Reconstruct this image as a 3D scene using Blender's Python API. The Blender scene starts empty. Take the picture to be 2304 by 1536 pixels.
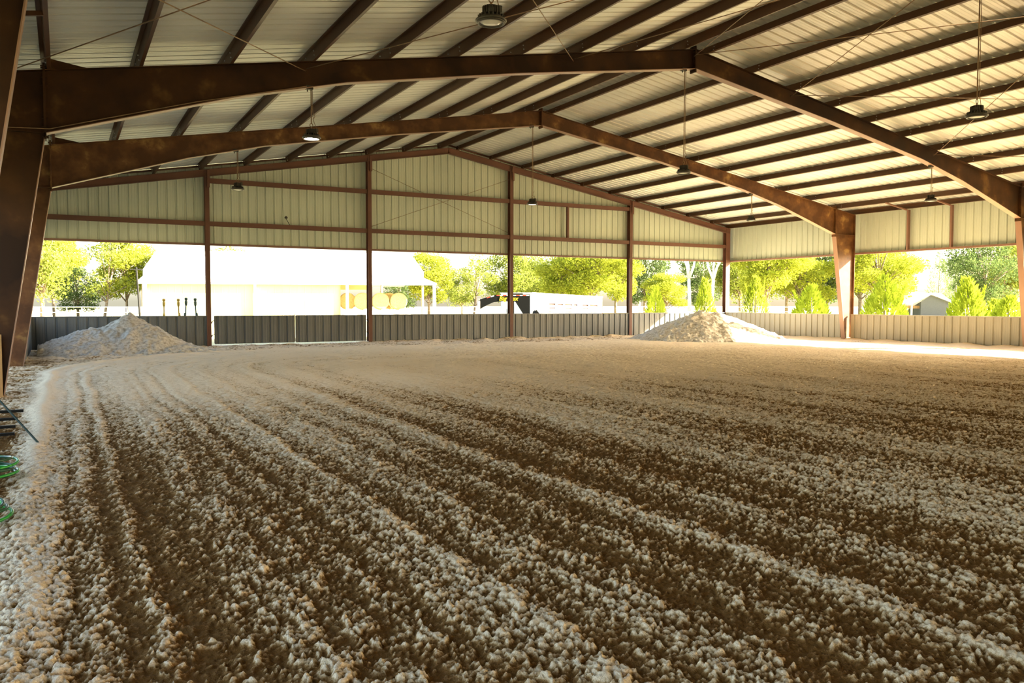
import bpy, math, random
import numpy as np
from mathutils import Vector, Matrix
random.seed(7)
C = bpy.context.scene.collection
sc = bpy.context.scene
PI = math.pi

# ------------------------------------------------------------------ helpers
class MB:
    def __init__(s): s.v = []; s.f = []
    def add(s, vs, fs):
        n = len(s.v); s.v += [tuple(p) for p in vs]; s.f += [tuple(i + n for i in f) for f in fs]
        return s
    def box(s, a, b):
        x0, y0, z0 = a; x1, y1, z1 = b
        return s.add([(x0,y0,z0),(x1,y0,z0),(x1,y1,z0),(x0,y1,z0),(x0,y0,z1),(x1,y0,z1),(x1,y1,z1),(x0,y1,z1)],
              [(0,3,2,1),(4,5,6,7),(0,1,5,4),(1,2,6,5),(2,3,7,6),(3,0,4,7)])
    def prism(s, poly, axis, a, b):
        """poly of 2-D points, extruded along axis ('x','y','z') from a to b"""
        def P(p, t):
            return {'x': (t, p[0], p[1]), 'y': (p[0], t, p[1]), 'z': (p[0], p[1], t)}[axis]
        n = len(poly)
        return s.add([P(p, a) for p in poly] + [P(p, b) for p in poly],
              [tuple(range(n)), tuple(range(2*n-1, n-1, -1))] + [(i, (i+1) % n, n+(i+1) % n, n+i) for i in range(n)])
    def bar(s, p, q, w, h, up=(0,0,1)):
        """rectangular bar from p to q; h along up, w across"""
        p = Vector(p); q = Vector(q); d = (q-p).normalized(); up = Vector(up)
        if abs(d.dot(up)) > .99: up = Vector((1,0,0))
        r = d.cross(up).normalized(); u = r.cross(d)
        c = [(-1,-1),(1,-1),(1,1),(-1,1)]
        vs = [p + r*(a*w/2) + u*(b*h/2) for a, b in c] + [q + r*(a*w/2) + u*(b*h/2) for a, b in c]
        return s.add(vs, [(3,2,1,0),(4,5,6,7),(0,1,5,4),(1,2,6,5),(2,3,7,6),(3,0,4,7)])
    def sweep(s, p, q, prof, up=(0,0,1)):
        """extrude a closed 2-D profile (r,u) from p to q"""
        p = Vector(p); q = Vector(q); d = (q-p).normalized(); up = Vector(up)
        r = d.cross(up).normalized(); u = r.cross(d); n = len(prof)
        vs = [p + r*a + u*b for a, b in prof] + [q + r*a + u*b for a, b in prof]
        return s.add(vs, [tuple(range(n))[::-1], tuple(range(n, 2*n))] + [(i, (i+1) % n, n+(i+1) % n, n+i) for i in range(n)])
    def tube(s, pts, rad, n=8, caps=True):
        pts = [Vector(p) for p in pts]; rs = rad if isinstance(rad, (list, tuple)) else [rad]*len(pts)
        base = len(s.v); prev = None
        for i, p in enumerate(pts):
            d = (pts[min(i+1, len(pts)-1)] - pts[max(i-1, 0)]).normalized()
            if prev is None:
                a = Vector((0,0,1)) if abs(d.z) < .9 else Vector((1,0,0))
                r = d.cross(a).normalized()
            else:
                r = (prev - d*prev.dot(d)).normalized()
            prev = r; u = d.cross(r)
            for k in range(n):
                t = 2*PI*k/n; s.v.append(tuple(p + (r*math.cos(t) + u*math.sin(t))*rs[i]))
        for i in range(len(pts)-1):
            for k in range(n):
                a = base+i*n+k; b = base+i*n+(k+1) % n
                s.f.append((a, b, b+n, a+n))
        if caps:
            s.f.append(tuple(base+k for k in range(n))[::-1])
            s.f.append(tuple(base+(len(pts)-1)*n+k for k in range(n)))
        return s
    def lathe(s, prof, c=(0,0,0), n=24):
        """prof (r,z) revolved round z through c"""
        base = len(s.v)
        for r, z in prof:
            for k in range(n):
                t = 2*PI*k/n; s.v.append((c[0]+r*math.cos(t), c[1]+r*math.sin(t), c[2]+z))
        for i in range(len(prof)-1):
            for k in range(n):
                a = base+i*n+k; b = base+i*n+(k+1) % n
                s.f.append((a, b, b+n, a+n))
        s.f.append(tuple(base+k for k in range(n))[::-1]); s.f.append(tuple(base+(len(prof)-1)*n+k for k in range(n)))
        return s
    def build(s, name, mat, parent=None, smooth=False, label=None):
        me = bpy.data.meshes.new(name)
        off = parent_origin(parent)
        me.from_pydata([(x-off.x, y-off.y, z-off.z) for x, y, z in s.v], [], s.f)
        me.materials.append(mat)
        if smooth:
            me.polygons.foreach_set('use_smooth', [True]*len(me.polygons))
        me.update()
        o = bpy.data.objects.new(name, me); C.objects.link(o)
        if parent: o.parent = parent
        if label: o['label'] = label
        return o

def parent_origin(p):
    v = Vector((0,0,0))
    while p is not None: v += p.location; p = p.parent
    return v

def tag(o, label, cat, group=None, kind=None):
    if label: o['label'] = label
    if cat: o['category'] = cat
    if group: o['group'] = group
    if kind: o['kind'] = kind
    return o
def empty(name, loc, label, cat, group=None):
    o = bpy.data.objects.new(name, None); o.empty_display_size = .2; C.objects.link(o); o.location = loc
    return tag(o, label, cat, group)
def struct(o, label=None):
    o['kind'] = 'structure'
    if label: o['label'] = label
    return o
def copy_tree(o, parent=None):
    c = o.copy(); C.objects.link(c)
    if parent: c.parent = parent
    for ch in [x for x in bpy.data.objects if x.parent is o]: copy_tree(ch, c)
    return c

# ------------------------------------------------------------------ materials
def newmat(name):
    m = bpy.data.materials.new(name); m.use_nodes = True
    nt = m.node_tree; b = nt.nodes['Principled BSDF']
    return m, nt, b
def lnk(nt, a, b): nt.links.new(a, b)
def noise_node(nt, scale, detail=4, rough=.55, vec=None, dist=0):
    n = nt.nodes.new('ShaderNodeTexNoise'); n.inputs['Scale'].default_value = scale
    n.inputs['Detail'].default_value = detail; n.inputs['Roughness'].default_value = rough
    n.inputs['Distortion'].default_value = dist
    if vec: lnk(nt, vec, n.inputs['Vector'])
    return n
def ramp(nt, fac, stops):
    r = nt.nodes.new('ShaderNodeValToRGB'); e = r.color_ramp.elements
    while len(e) > 1: e.remove(e[0])
    e[0].position = stops[0][0]; e[0].color = (*stops[0][1], 1)
    for p, c in stops[1:]:
        k = e.new(p); k.color = (*c, 1)
    lnk(nt, fac, r.inputs[0]); return r
def geo_pos(nt):
    return nt.nodes.new('ShaderNodeNewGeometry').outputs['Position']
def mapping(nt, vec, scale):
    m = nt.nodes.new('ShaderNodeMapping'); m.inputs['Scale'].default_value = scale
    lnk(nt, vec, m.inputs['Vector']); return m.outputs[0]

def mottled(name, c1, c2, scale, rough=.6, metal=0, bump=0, spec=.5, stretch=None, detail=4, lo=.35, hi=.65, rvar=0, c3=None):
    m, nt, b = newmat(name)
    p = geo_pos(nt)
    if stretch: p = mapping(nt, p, stretch)
    n = noise_node(nt, scale, detail, vec=p)
    st = [(lo, c1), (hi, c2)] + ([(min(hi+.12, .99), c3)] if c3 else [])
    r = ramp(nt, n.outputs['Fac'], st); lnk(nt, r.outputs[0], b.inputs['Base Color'])
    b.inputs['Roughness'].default_value = rough; b.inputs['Metallic'].default_value = metal
    b.inputs['Specular IOR Level'].default_value = spec
    if bump:
        bp = nt.nodes.new('ShaderNodeBump'); bp.inputs['Strength'].default_value = bump; bp.inputs['Distance'].default_value = .02
        lnk(nt, n.outputs['Fac'], bp.inputs['Height']); lnk(nt, bp.outputs[0], b.inputs['Normal'])
    return m
def plain(name, c, rough=.5, metal=0, emit=None, es=1, spec=.5):
    m, nt, b = newmat(name); b.inputs['Base Color'].default_value = (*c, 1)
    n = noise_node(nt, 9, 2, vec=geo_pos(nt))
    hs = nt.nodes.new('ShaderNodeHueSaturation'); hs.inputs['Color'].default_value = (*c, 1)
    mr = nt.nodes.new('ShaderNodeMapRange'); mr.inputs['To Min'].default_value = .85; mr.inputs['To Max'].default_value = 1.12
    lnk(nt, n.outputs['Fac'], mr.inputs[0]); lnk(nt, mr.outputs[0], hs.inputs['Value']); lnk(nt, hs.outputs[0], b.inputs['Base Color'])
    b.inputs['Roughness'].default_value = rough; b.inputs['Metallic'].default_value = metal
    b.inputs['Specular IOR Level'].default_value = spec
    if emit:
        b.inputs['Emission Color'].default_value = (*emit, 1); b.inputs['Emission Strength'].default_value = es
    return m

M = {}
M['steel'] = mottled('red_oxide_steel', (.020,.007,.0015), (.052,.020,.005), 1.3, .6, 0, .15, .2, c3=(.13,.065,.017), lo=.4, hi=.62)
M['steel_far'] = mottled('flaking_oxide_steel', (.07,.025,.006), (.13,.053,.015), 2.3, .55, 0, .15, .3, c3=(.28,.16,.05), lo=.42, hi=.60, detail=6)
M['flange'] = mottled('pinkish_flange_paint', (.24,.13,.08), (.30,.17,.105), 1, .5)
M['purlin'] = mottled('purlin_paint', (.062,.025,.008), (.085,.035,.012), .8, .5, 0, 0, .35)
M['girt'] = mottled('girt_paint', (.11,.045,.027), (.14,.06,.036), 1.1, .5, 0, 0, .35)
M['deck'] = mottled('roof_sheet', (.55,.56,.52), (.64,.65,.60), .35, .42, .25, 0, .5)
M['siding'] = mottled('wall_sheet', (.43,.46,.37), (.50,.53,.42), .5, .42, .12, 0, .5, stretch=(1,1,.3))
M['low'] = mottled('low_wall_sheet', (.105,.112,.108), (.135,.142,.135), .8, .45, .2, .1, .5, stretch=(1,1,.35))
M['tan'] = mottled('low_wall_sheet_lit', (.27,.24,.17), (.32,.285,.205), .8, .5, 0, .1, .5, stretch=(1,1,.35))  # low wall sheet, colour lightened to stand in for bounce off the sunlit strip
M['gate'] = mottled('gate_sheet', (.085,.092,.095), (.115,.122,.12), .9, .45, .2, 0, .5, stretch=(1,1,.3))
M['trim'] = mottled('trim_paint', (.17,.08,.05), (.20,.10,.065), 1, .5)
M['rod'] = mottled('rusty_rod', (.16,.09,.04), (.28,.17,.08), 6, .6)
M['black'] = plain('black_paint', (.008,.008,.007), .6, spec=.15)
M['darkmetal'] = plain('dark_metal', (.05,.042,.03), .45, .3)
M['galv'] = plain('galvanised', (.55,.55,.55), .35, .7)
M['lens'] = plain('lamp_lens', (.75,.73,.66), .25)
M['lit'] = plain('lamp_lens_on', (1,1,.95), .3, 0, (1,.97,.88), 60)
M['dim'] = plain('lamp_lens_dim', (1,.9,.85), .3, 0, (1,.85,.78), 1.5)
M['white'] = plain('white_sheet', (.80,.80,.78), .5)
M['cream'] = mottled('cream_sheet', (.50,.43,.22), (.56,.48,.26), .5, .5)
M['yellow'] = plain('yellow_letter', (.95,.62,.02), .5)
M['ypost'] = plain('yellow_post', (.30,.19,.02), .6)
M['gpost'] = plain('dark_green_post', (.012,.03,.02), .6)
M['red'] = plain('red_tape', (.75,.07,.03), .4)
M['hay'] = mottled('hay', (.30,.21,.07), (.42,.31,.12), 14, .9, 0, .3)
M['wrap'] = plain('white_wrap', (.82,.82,.80), .35)
M['green'] = plain('green_hose', (.02,.30,.035), .28)
M['hoseb'] = plain('dark_green_hose', (.01,.07,.03), .3)
M['board'] = mottled('plank', (.30,.16,.05), (.42,.25,.09), 9, .7, stretch=(1,1,.1))
M['bark'] = mottled('bark', (.13,.095,.06), (.26,.20,.14), 6, .9, 0, .3)
M['palebark'] = mottled('pale_bark', (.55,.50,.42), (.74,.70,.62), 4, .85)
M['housewall'] = plain('house_wall', (.13,.135,.13), .8)
M['galvpost'] = mottled('painted_post', (.30,.14,.09), (.38,.19,.12), 2, .5)

def leafmat(name, c1, c2):
    m, nt, b = newmat(name)
    n = noise_node(nt, 1.4, 3, vec=geo_pos(nt))
    r = ramp(nt, n.outputs['Fac'], [(.35, c1), (.65, c2)])
    d = nt.nodes.new('ShaderNodeBsdfDiffuse'); t = nt.nodes.new('ShaderNodeBsdfTranslucent'); mx = nt.nodes.new('ShaderNodeMixShader')
    mx.inputs[0].default_value = .4
    lnk(nt, r.outputs[0], d.inputs[0]); lnk(nt, r.outputs[0], t.inputs[0])
    lnk(nt, d.outputs[0], mx.inputs[1]); lnk(nt, t.outputs[0], mx.inputs[2])
    lnk(nt, mx.outputs[0], nt.nodes['Material Output'].inputs[0]); return m
M['leafY'] = leafmat('leaf_yellow_green', (.20,.24,.02), (.36,.38,.05))
M['leafG'] = leafmat('leaf_mid_green', (.10,.13,.02), (.24,.27,.05))
M['leafD'] = leafmat('leaf_dark_green', (.05,.08,.025), (.12,.16,.05))
M['leafC'] = leafmat('leaf_cedar', (.15,.20,.012), (.28,.33,.03))

def sand_material(name, use_attr=True):
    m, nt, b = newmat(name)
    p = geo_pos(nt)
    n1 = noise_node(nt, 55, 5, .7, p)
    n2 = noise_node(nt, 6.5, 4, .6, p)
    if use_attr:
        at = nt.nodes.new('ShaderNodeAttribute'); at.attribute_name = 'cover'
        a = nt.nodes.new('ShaderNodeMath'); a.operation = 'MULTIPLY_ADD'; a.inputs[1].default_value = 1.3; a.inputs[2].default_value = -.65
        lnk(nt, n1.outputs['Fac'], a.inputs[0])
        s = nt.nodes.new('ShaderNodeMath'); s.operation = 'ADD'; lnk(nt, at.outputs['Fac'], s.inputs[0]); lnk(nt, a.outputs[0], s.inputs[1])
        r = ramp(nt, s.outputs[0], [(.12, (.16,.075,.017)), (.40, (.30,.165,.058)), (.60, (.58,.41,.22)), (.88, (.84,.68,.47))])
    else:
        n2.inputs['Scale'].default_value = 11; n2.inputs['Detail'].default_value = 7
        r = ramp(nt, n2.outputs['Fac'], [(.36, (.42,.36,.27)), (.56, (.68,.63,.54))])
    lnk(nt, r.outputs[0], b.inputs['Base Color'])
    b.inputs['Roughness'].default_value = .95; b.inputs['Specular IOR Level'].default_value = .1
    bp = nt.nodes.new('ShaderNodeBump'); bp.inputs['Strength'].default_value = 1.0; bp.inputs['Distance'].default_value = .016
    lnk(nt, n1.outputs['Fac'], bp.inputs['Height'])
    lnk(nt, bp.outputs[0], b.inputs['Normal'])
    return m
M['sand'] = sand_material('arena_sand'); M['pile'] = sand_material('pile_sand', False)

# ------------------------------------------------------------------ numpy noise
def _hash(ix, iy, seed):
    h = (ix.astype(np.int64)*374761393 + iy.astype(np.int64)*668265263 + seed*974634777) & 0xFFFFFFFF
    h = ((h ^ (h >> 13))*1274126177) & 0xFFFFFFFF
    return ((h ^ (h >> 16)) & 0xFFFF)/65535.*2*PI
def perlin(x, y, seed=0):
    ix = np.floor(x); iy = np.floor(y); fx = x-ix; fy = y-iy
    ix = ix.astype(np.int64); iy = iy.astype(np.int64)
    u = fx*fx*fx*(fx*(fx*6-15)+10); v = fy*fy*fy*(fy*(fy*6-15)+10)
    def g(dx, dy):
        a = _hash(ix+dx, iy+dy, seed); return np.cos(a)*(fx-dx) + np.sin(a)*(fy-dy)
    a = g(0,0)*(1-u)+g(1,0)*u; b = g(0,1)*(1-u)+g(1,1)*u
    return (a*(1-v)+b*v)*1.5
def sstep(a, b, x):
    t = np.clip((x-a)/(b-a), 0, 1); return t*t*(3-2*t)

# ------------------------------------------------------------------ dimensions (metres)
W = 30.48; RX = 15.24
YE = 0.0; Y2 = -7.51; Y1 = -14.91; Y3 = -22.3; Y4 = -29.7; YB = -44.5
ZLOW = 1.08; ZHEAD = 3.59; SL = .171
def ztop(x): return 5.2 + SL*(x if x < RX else W-x)        # top of the frames
def zdeck(x): return ztop(x) + .207                        # underside of the roof sheet
POSTS = [0.1, 5.936, 11.886, 18.143, 24.415, W]

# ------------------------------------------------------------------ arena floor
def grid_lines(segs):
    out = [segs[0][0]]
    for a, b, s0, s1 in segs:
        x = a
        while x < b-1e-6:
            x += s0 + (s1-s0)*(x-a)/(b-a); out.append(min(x, b))
    return np.array(out)
def floor_height(X, Y):
    # distance across the harrow tracks: parallel to the side wall, turning the far corner on a 7.5 m arc
    yc = -10.8; xc = 8.6
    dx = np.maximum(xc-X, 0); dy = np.maximum(Y-yc, 0)
    s = np.where(Y > yc, xc - np.sqrt(dx*dx+dy*dy), X)
    s = s + .05*perlin(X*.5, Y*.5, 3) + .02*perlin(X*2.1, Y*1.1, 4) + .012*perlin(X*7, Y*5, 2)
    one = np.zeros_like(s)
    near = 1-sstep(-24, -20, Y)
    fur = perlin(s*1.3, one+.5, 11)*.8 + perlin(s*3.1, one+.5, 12)*.9 + perlin(s*7.3, one+.5, 13)*.6
    fur *= sstep(.9, 1.5, s)*(1-.45*sstep(5, 12, X))
    G = lambda c, w: np.exp(-((s-c)/w)**2)
    ridge = G(1.14,.11)
    pat = lambda k: .55+.9*perlin(X*2.2+k, Y*1.3, 60+k)
    bands = (.95*ridge*(1-.5*near) + .75*G(1.30,.13)*near*pat(1) + .45*G(1.54,.05)*pat(2) + .30*G(1.80,.035)*pat(3) - .42*G(1.68,.06) - .25*G(1.44,.03) - .30*G(1.93,.05)
             + .35*G(2.62,.05)*pat(4) - .32*G(2.76,.06) - .3*G(6.35,.07) + .25*G(4.1,.06)*pat(5) - .3*G(3.05,.05) + .3*G(3.5,.05)*pat(6) + .25*G(2.15,.04)*pat(7))
    left = 1-sstep(.80, 1.02, s)
    far = sstep(-11, -3.5, Y); mid = sstep(-24, -13, Y)
    wx = X + .02*perlin(X*9, Y*9, 20); wy = Y + .02*perlin(X*9+40, Y*9, 21)
    n5 = perlin(wx*4.3, wy*3.4, 25); n9 = perlin(wx*10.5, wy*9.2, 22); n18 = perlin(wx*29, wy*27, 23); n36 = perlin(wx*57, wy*53, 24)
    c = .12*n5 + .30*n9 + .54*n18 + .36*n36
    bias = .27*fur + .6*bands - .42*left + .62*mid + .15*far - .10 + .12*perlin(X*.8, Y*.3, 40) + left*.35*perlin(X*1.6, Y*2.6, 41)
    cs = c + bias
    bump_ = sstep(-.25, .55, cs)
    amp = .0195*(1-.4*mid)
    smooth = np.clip(ridge*sstep(-23, -21, Y), 0, 1)
    h = amp*(bump_ + .45*n18 + .32*n36 + .55*n9 + .6*n5)*(1-.5*smooth) + .011*fur*(1-.3*mid) + .022*bands + .025*ridge
    h += .02*perlin(X*.35, Y*.35, 5) + .014*perlin(X*.9, Y*.9, 6)
    bank = .10*np.exp(-((W-.35-X)/.5)**2) + .08*np.exp(-((Y+.3)/.6)**2)*sstep(10, 13, X)
    h = h + bank*(.8+.6*perlin(X*1.3, Y*1.3, 30)) + .05*left*perlin(X*2.3, Y*2.3, 31) - .012
    cov = sstep(-.42, .42, cs - .05) + 3*bank
    return h, np.clip(cov, 0, 1)
patches = [(.4,8.6,-29,-25.2,.0078),(.4,14,-30.2,-28.98,.02),(8.58,14,-29,-25.18,.012),(.4,14,-25.22,-24,.0105),(0,21.5,-24.02,-19,.0145),(0,W,-19.03,-10,.024),(0,W,-10.04,.3,.04),
           (0,.42,-30.2,-23.98,.03),(13.98,W,-30.2,-23.96,.08),(21.46,W,-24.02,-18.95,.05),(0,W,YB,-30.15,.12)]
cos_, qs_, cv_ = [], [], []; nb_ = 0
for x0, x1, y0, y1, st_ in patches:
    gx = np.linspace(x0, x1, int((x1-x0)/st_)+2); gy = np.linspace(y0, y1, int((y1-y0)/st_)+2)
    X, Y = np.meshgrid(gx, gy); H, COV = floor_height(X, Y)
    ny, nx = X.shape
    cos_.append(np.stack([X.ravel(), Y.ravel(), H.ravel()], -1)); cv_.append(COV.ravel())
    idx = np.arange(nx*ny).reshape(ny, nx)+nb_; nb_ += nx*ny
    qs_.append(np.stack([idx[:-1,:-1], idx[:-1,1:], idx[1:,1:], idx[1:,:-1]], -1).reshape(-1, 4))
co = np.concatenate(cos_).astype(np.float32); q = np.concatenate(qs_); COV = np.concatenate(cv_)
me = bpy.data.meshes.new('floor')
me.vertices.add(len(co)); me.vertices.foreach_set('co', co.ravel())
me.loops.add(q.size); me.loops.foreach_set('vertex_index', q.ravel().astype(np.int32))
me.polygons.add(len(q)); me.polygons.foreach_set('loop_start', np.arange(0, q.size, 4, dtype=np.int32))
me.polygons.foreach_set('use_smooth', np.ones(len(q), bool))
me.update(calc_edges=True)
at = me.attributes.new('cover', 'FLOAT', 'POINT'); at.data.foreach_set('value', COV.astype(np.float32))
me.materials.append(M['sand'])
fl = bpy.data.objects.new('floor', me); C.objects.link(fl); struct(fl, 'harrowed arena floor of pale sand crumbs over brown soil')

# ground outside
m, nt, b = newmat('dry_grass')
n = noise_node(nt, .6, 6, .7, geo_pos(nt))
r = ramp(nt, n.outputs['Fac'], [(.35, (.30,.27,.12)), (.65, (.48,.43,.24))]); lnk(nt, r.outputs[0], b.inputs['Base Color']); b.inputs['Roughness'].default_value = 1
M['lawn'] = m
g = MB()
for x0, y0, x1, y1 in ((-150,-150,-.3,260),(W+.6,-150,300,260),(-.3,.5,W+.6,260),(-.3,-150,W+.6,YB)):
    g.add([(x0,y0,-.1),(x1,y0,-.1),(x1,y1,-.1),(x0,y1,-.1)], [(0,1,2,3)])
struct(g.build('ground', M['lawn']), 'dry pale grass field around the arena')

# ------------------------------------------------------------------ sand piles
def pile(name, lumps, x0, x1, y0, y1, label, seed, cut=None):
    px = np.arange(x0, x1, .035); py = np.arange(y0, y1, .035)
    A, B = np.meshgrid(px, py)
    h = np.full_like(A, -1.)
    wob = .12*perlin(A*1.6, B*1.6, seed)+.06*perlin(A*4, B*4, seed+1)
    for cx, cy, rx, ry, hh, pw in lumps:
        r = np.sqrt(((A-cx)/rx)**2 + ((B-cy)/ry)**2) + wob*.5
        h = np.maximum(h, hh*(1.0-np.minimum(r, 1.6)**pw))
    h = h + .03*perlin(A*2.1,B*2.1,seed+9) + .030*perlin(A*7, B*7, seed+2) + .026*perlin(A*13.5, B*13.5, seed+3) + .04*perlin(A*3.2, B*3.2, seed+4)
    e = np.minimum.reduce([A-x0, x1-A, B-y0, y1-B]); h = np.where(e < .08, -.3, np.maximum(h, -.3))
    ny, nx = A.shape; idx = np.arange(nx*ny).reshape(ny, nx)
    keep = (h > -.15)
    q = np.stack([idx[:-1,:-1], idx[:-1,1:], idx[1:,1:], idx[1:,:-1]], -1).reshape(-1, 4)
    kf = keep.ravel()[q].any(1); q = q[kf]
    used = np.unique(q); remap = -np.ones(nx*ny, int); remap[used] = np.arange(len(used))
    me = bpy.data.meshes.new(name)
    cx0, cy0 = (x0+x1)/2, (y0+y1)/2
    vs = np.stack([A.ravel()[used]-cx0, B.ravel()[used]-cy0, h.ravel()[used]], -1)
    me.from_pydata(vs.tolist(), [], remap[q].tolist())
    me.polygons.foreach_set('use_smooth', [True]*len(me.polygons)); me.materials.append(M['pile'])
    o = bpy.data.objects.new(name, me); C.objects.link(o); o.location = (cx0, cy0, 0)
    tag(o, label, 'sand pile', 'heaps of fresh pale sand')
pile('sand_pile', [(3.25,-2.2,2.1,2.0,1.22,.95),(2.2,-2.5,2.2,1.9,.80,1.0),(4.0,-2.6,1.7,1.7,.42,1.0)], .62, 5.9, -4.9, -.27,
     'big pale sand heap in the shaded corner beside the double gate', 50)
pile('sand_pile.001', [(25.55,-3.7,3.1,2.8,1.24,1.0),(26.6,-3.6,3.0,2.8,1.16,1.0)], 21.8, 30.1, -7.0, -.27,
     'pale sand heap half lit by sun in the bright corner', 70)

# ------------------------------------------------------------------ steel frames
def ibeam_poly(mb, pts_top, pts_bot, Yc, fw=.2, tw=.012, tf=.014):
    """web polygon between a top and a bottom polyline in the X-Z plane, with flanges along both"""
    poly = pts_top + pts_bot[::-1]
    mb.prism(poly, 'y', Yc-tw/2, Yc+tw/2)
    for pl, sgn in ((pts_top, 1),):
        for a, b in zip(pl[:-1], pl[1:]):
            mb.bar((a[0],Yc,a[1]), (b[0],Yc,b[1]), fw, tf)
KX = 1.23; KZ = 4.37; BX = .52
def make_frame(Yc, label, mat):
    root = empty('rigid_frame', (RX, Yc, 0), label, 'steel frame', 'tapered brown steel frames spanning the arena')
    for sd in (0, 1):
        mx = (lambda x: x) if sd == 0 else (lambda x: W-x)
        c = MB()
        xo = .06
        c.prism([(mx(xo),-.1),(mx(BX),-.1),(mx(KX),KZ),(mx(xo),KZ)], 'y', Yc-.007, Yc+.007)
        c.bar((mx(xo),Yc,-.1),(mx(xo),Yc,ztop(xo)), .2, .014, up=(1,0,0))
        c.bar((mx(xo),Yc,KZ),(mx(KX),Yc,KZ), .2, .014)
        c.prism([(mx(xo),KZ),(mx(KX),KZ),(mx(KX),ztop(KX)),(mx(xo),ztop(xo))], 'y', Yc-.007, Yc+.007)
        c.bar((mx(xo),Yc,ztop(xo)-.007),(mx(KX),Yc,ztop(KX)-.007), .2, .014)
        col = c.build('column', mat, root)
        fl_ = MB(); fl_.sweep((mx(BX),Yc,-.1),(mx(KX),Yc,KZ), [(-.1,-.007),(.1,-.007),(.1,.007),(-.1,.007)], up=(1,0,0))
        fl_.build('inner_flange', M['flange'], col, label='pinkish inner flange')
        r = MB()
        top = [(mx(KX),ztop(KX)),(RX,ztop(RX))]
        ibeam_poly(r, [(top[0][0],top[0][1]-.007),(top[1][0],top[1][1]-.007)],
                   [(mx(KX),KZ),(mx(2.6),4.80),(mx(4.4),5.36),(mx(6.4),5.86),(mx(10.3),6.56),(RX,7.33)], Yc)
        for xs in (2.9, 6.4):                                  # web splice seams
            pass
        raf = r.build('rafter', mat, root)
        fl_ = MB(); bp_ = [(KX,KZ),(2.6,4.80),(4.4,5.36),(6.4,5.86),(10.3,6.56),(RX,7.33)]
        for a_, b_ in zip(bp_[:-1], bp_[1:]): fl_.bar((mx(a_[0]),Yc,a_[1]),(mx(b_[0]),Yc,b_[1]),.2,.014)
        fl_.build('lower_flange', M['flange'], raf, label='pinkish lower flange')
        p = MB(); zt = ztop(KX)
        p.box((mx(KX)-.018,Yc-.1,KZ-.1),(mx(KX)+.018,Yc+.1,zt+.11))
        for z in (KZ-.05, KZ+.12, KZ+.25, zt-.25, zt-.12, zt+.06):
            for dy in (-.06,.06):
                p.tube([(mx(KX)-.05,Yc+dy,z),(mx(KX)+.05,Yc+dy,z)], .013, 6)
        p.build('knee_plate', mat, root)
    p = MB(); p.box((RX-.018,Yc-.1,7.24),(RX+.018,Yc+.1,ztop(RX)+.08))
    for z in (7.28,7.4,7.52,7.64,7.74,7.84):
        for dy in (-.06,.06): p.tube([(RX-.05,Yc+dy,z),(RX+.05,Yc+dy,z)], .013, 6)
    p.build('ridge_plate', mat, root)
    return root
make_frame(Y3, 'nearest tapered steel frame, only its shaded column flange showing at the picture edge', M['steel'])
make_frame(Y1, 'wide dark brown steel frame crossing the whole picture, larger of the two complete frames', M['steel'])
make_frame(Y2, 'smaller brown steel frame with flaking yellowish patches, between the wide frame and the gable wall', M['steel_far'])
make_frame(Y4, 'tapered steel frame over the camera position', M['steel'])

# ------------------------------------------------------------------ purlins (Z sections on top of the frames)
ORD = ['first','second','third','fourth','fifth','sixth','seventh','eighth','ninth','tenth','eleventh','twelfth']
_bm = MB(); _bm.tube([(-.016,0,0),(.016,0,0)], .012, 6); _bme = []
def bolt(p, parent, mat='galv'):
    if not _bme:
        o = _bm.build('bolt', M[mat]); _bme.append(o.data); o.parent = parent; o.location = Vector(p) - parent_origin(parent); return
    o = bpy.data.objects.new('bolt', _bme[0]); C.objects.link(o); o.parent = parent; o.location = Vector(p) - parent_origin(parent)
def purlin(x, ya, yb, label, grp):
    s = 1 if x < RX else -1                                   # uphill is +x on the first slope
    n = Vector((-SL*s, 0, 1)).normalized(); t = Vector((1, 0, SL*s)).normalized()*s   # t points uphill
    z0 = ztop(x)
    org = Vector((x, (ya+yb)/2, z0))
    root = MB()
    prof = [(-.0,0),(.062,0),(.062,.018),(.058,.018),(.058,.004),(.004,.004),(.004,.2),(-.062,.2),(-.062,.182),(-.058,.182),(-.058,.196),(0,.196)]
    pts = [(org.x + (t*a + n*b).x, org.z + (t*a + n*b).z) for a, b in prof]
    root.prism(pts, 'y', ya, yb)
    e = root.build('purlin', M['purlin']); tag(e, label, 'roof purlin', grp)
    for yy in (ya+.28, yb-.28):
        for h in (.06,.14):
            q0 = org + n*h; bolt((q0.x, yy, q0.z), e)
bays = [('bay against the gable wall', Y2, YE-.03), ('middle bay between frames', Y1, Y2), ('nearest bay', Y3, Y1)]
PXR = [RX+.40+1.52*k for k in range(10)]; PXL = [RX-.40-1.52*k for k in range(9)]+[1.28]
for bn, ya, yb in bays:
    for k, x in enumerate(PXR):
        purlin(x, ya, yb, f'brown purlin {ORD[k]} below the ridge, bright cream slope, {bn}', 'purlins under the bright roof slope')
    for k, x in enumerate(PXL):
        purlin(x, ya, yb, f'dark purlin {ORD[k]} below the ridge, dim grey slope, {bn}', 'purlins under the dim roof slope')
    for s_, x in (('bright', W-.10), ('dim', .10)):
        e = MB(); q0 = ztop(x)
        sg = 1 if x < RX else -1
        e.prism([(x, q0),(x+sg*.09, q0),(x+sg*.09,q0+.012),(x+sg*.012,q0+.012),(x+sg*.012,q0+.18),(x+sg*.09,q0+.18),(x+sg*.09,q0+.192),(x,q0+.192)], 'y', ya, yb)
        tag(e.build('eave_strut', M['purlin']), f'dark channel along the eave of the {s_} roof slope, {bn}', 'eave strut', 'eave channels')

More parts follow.
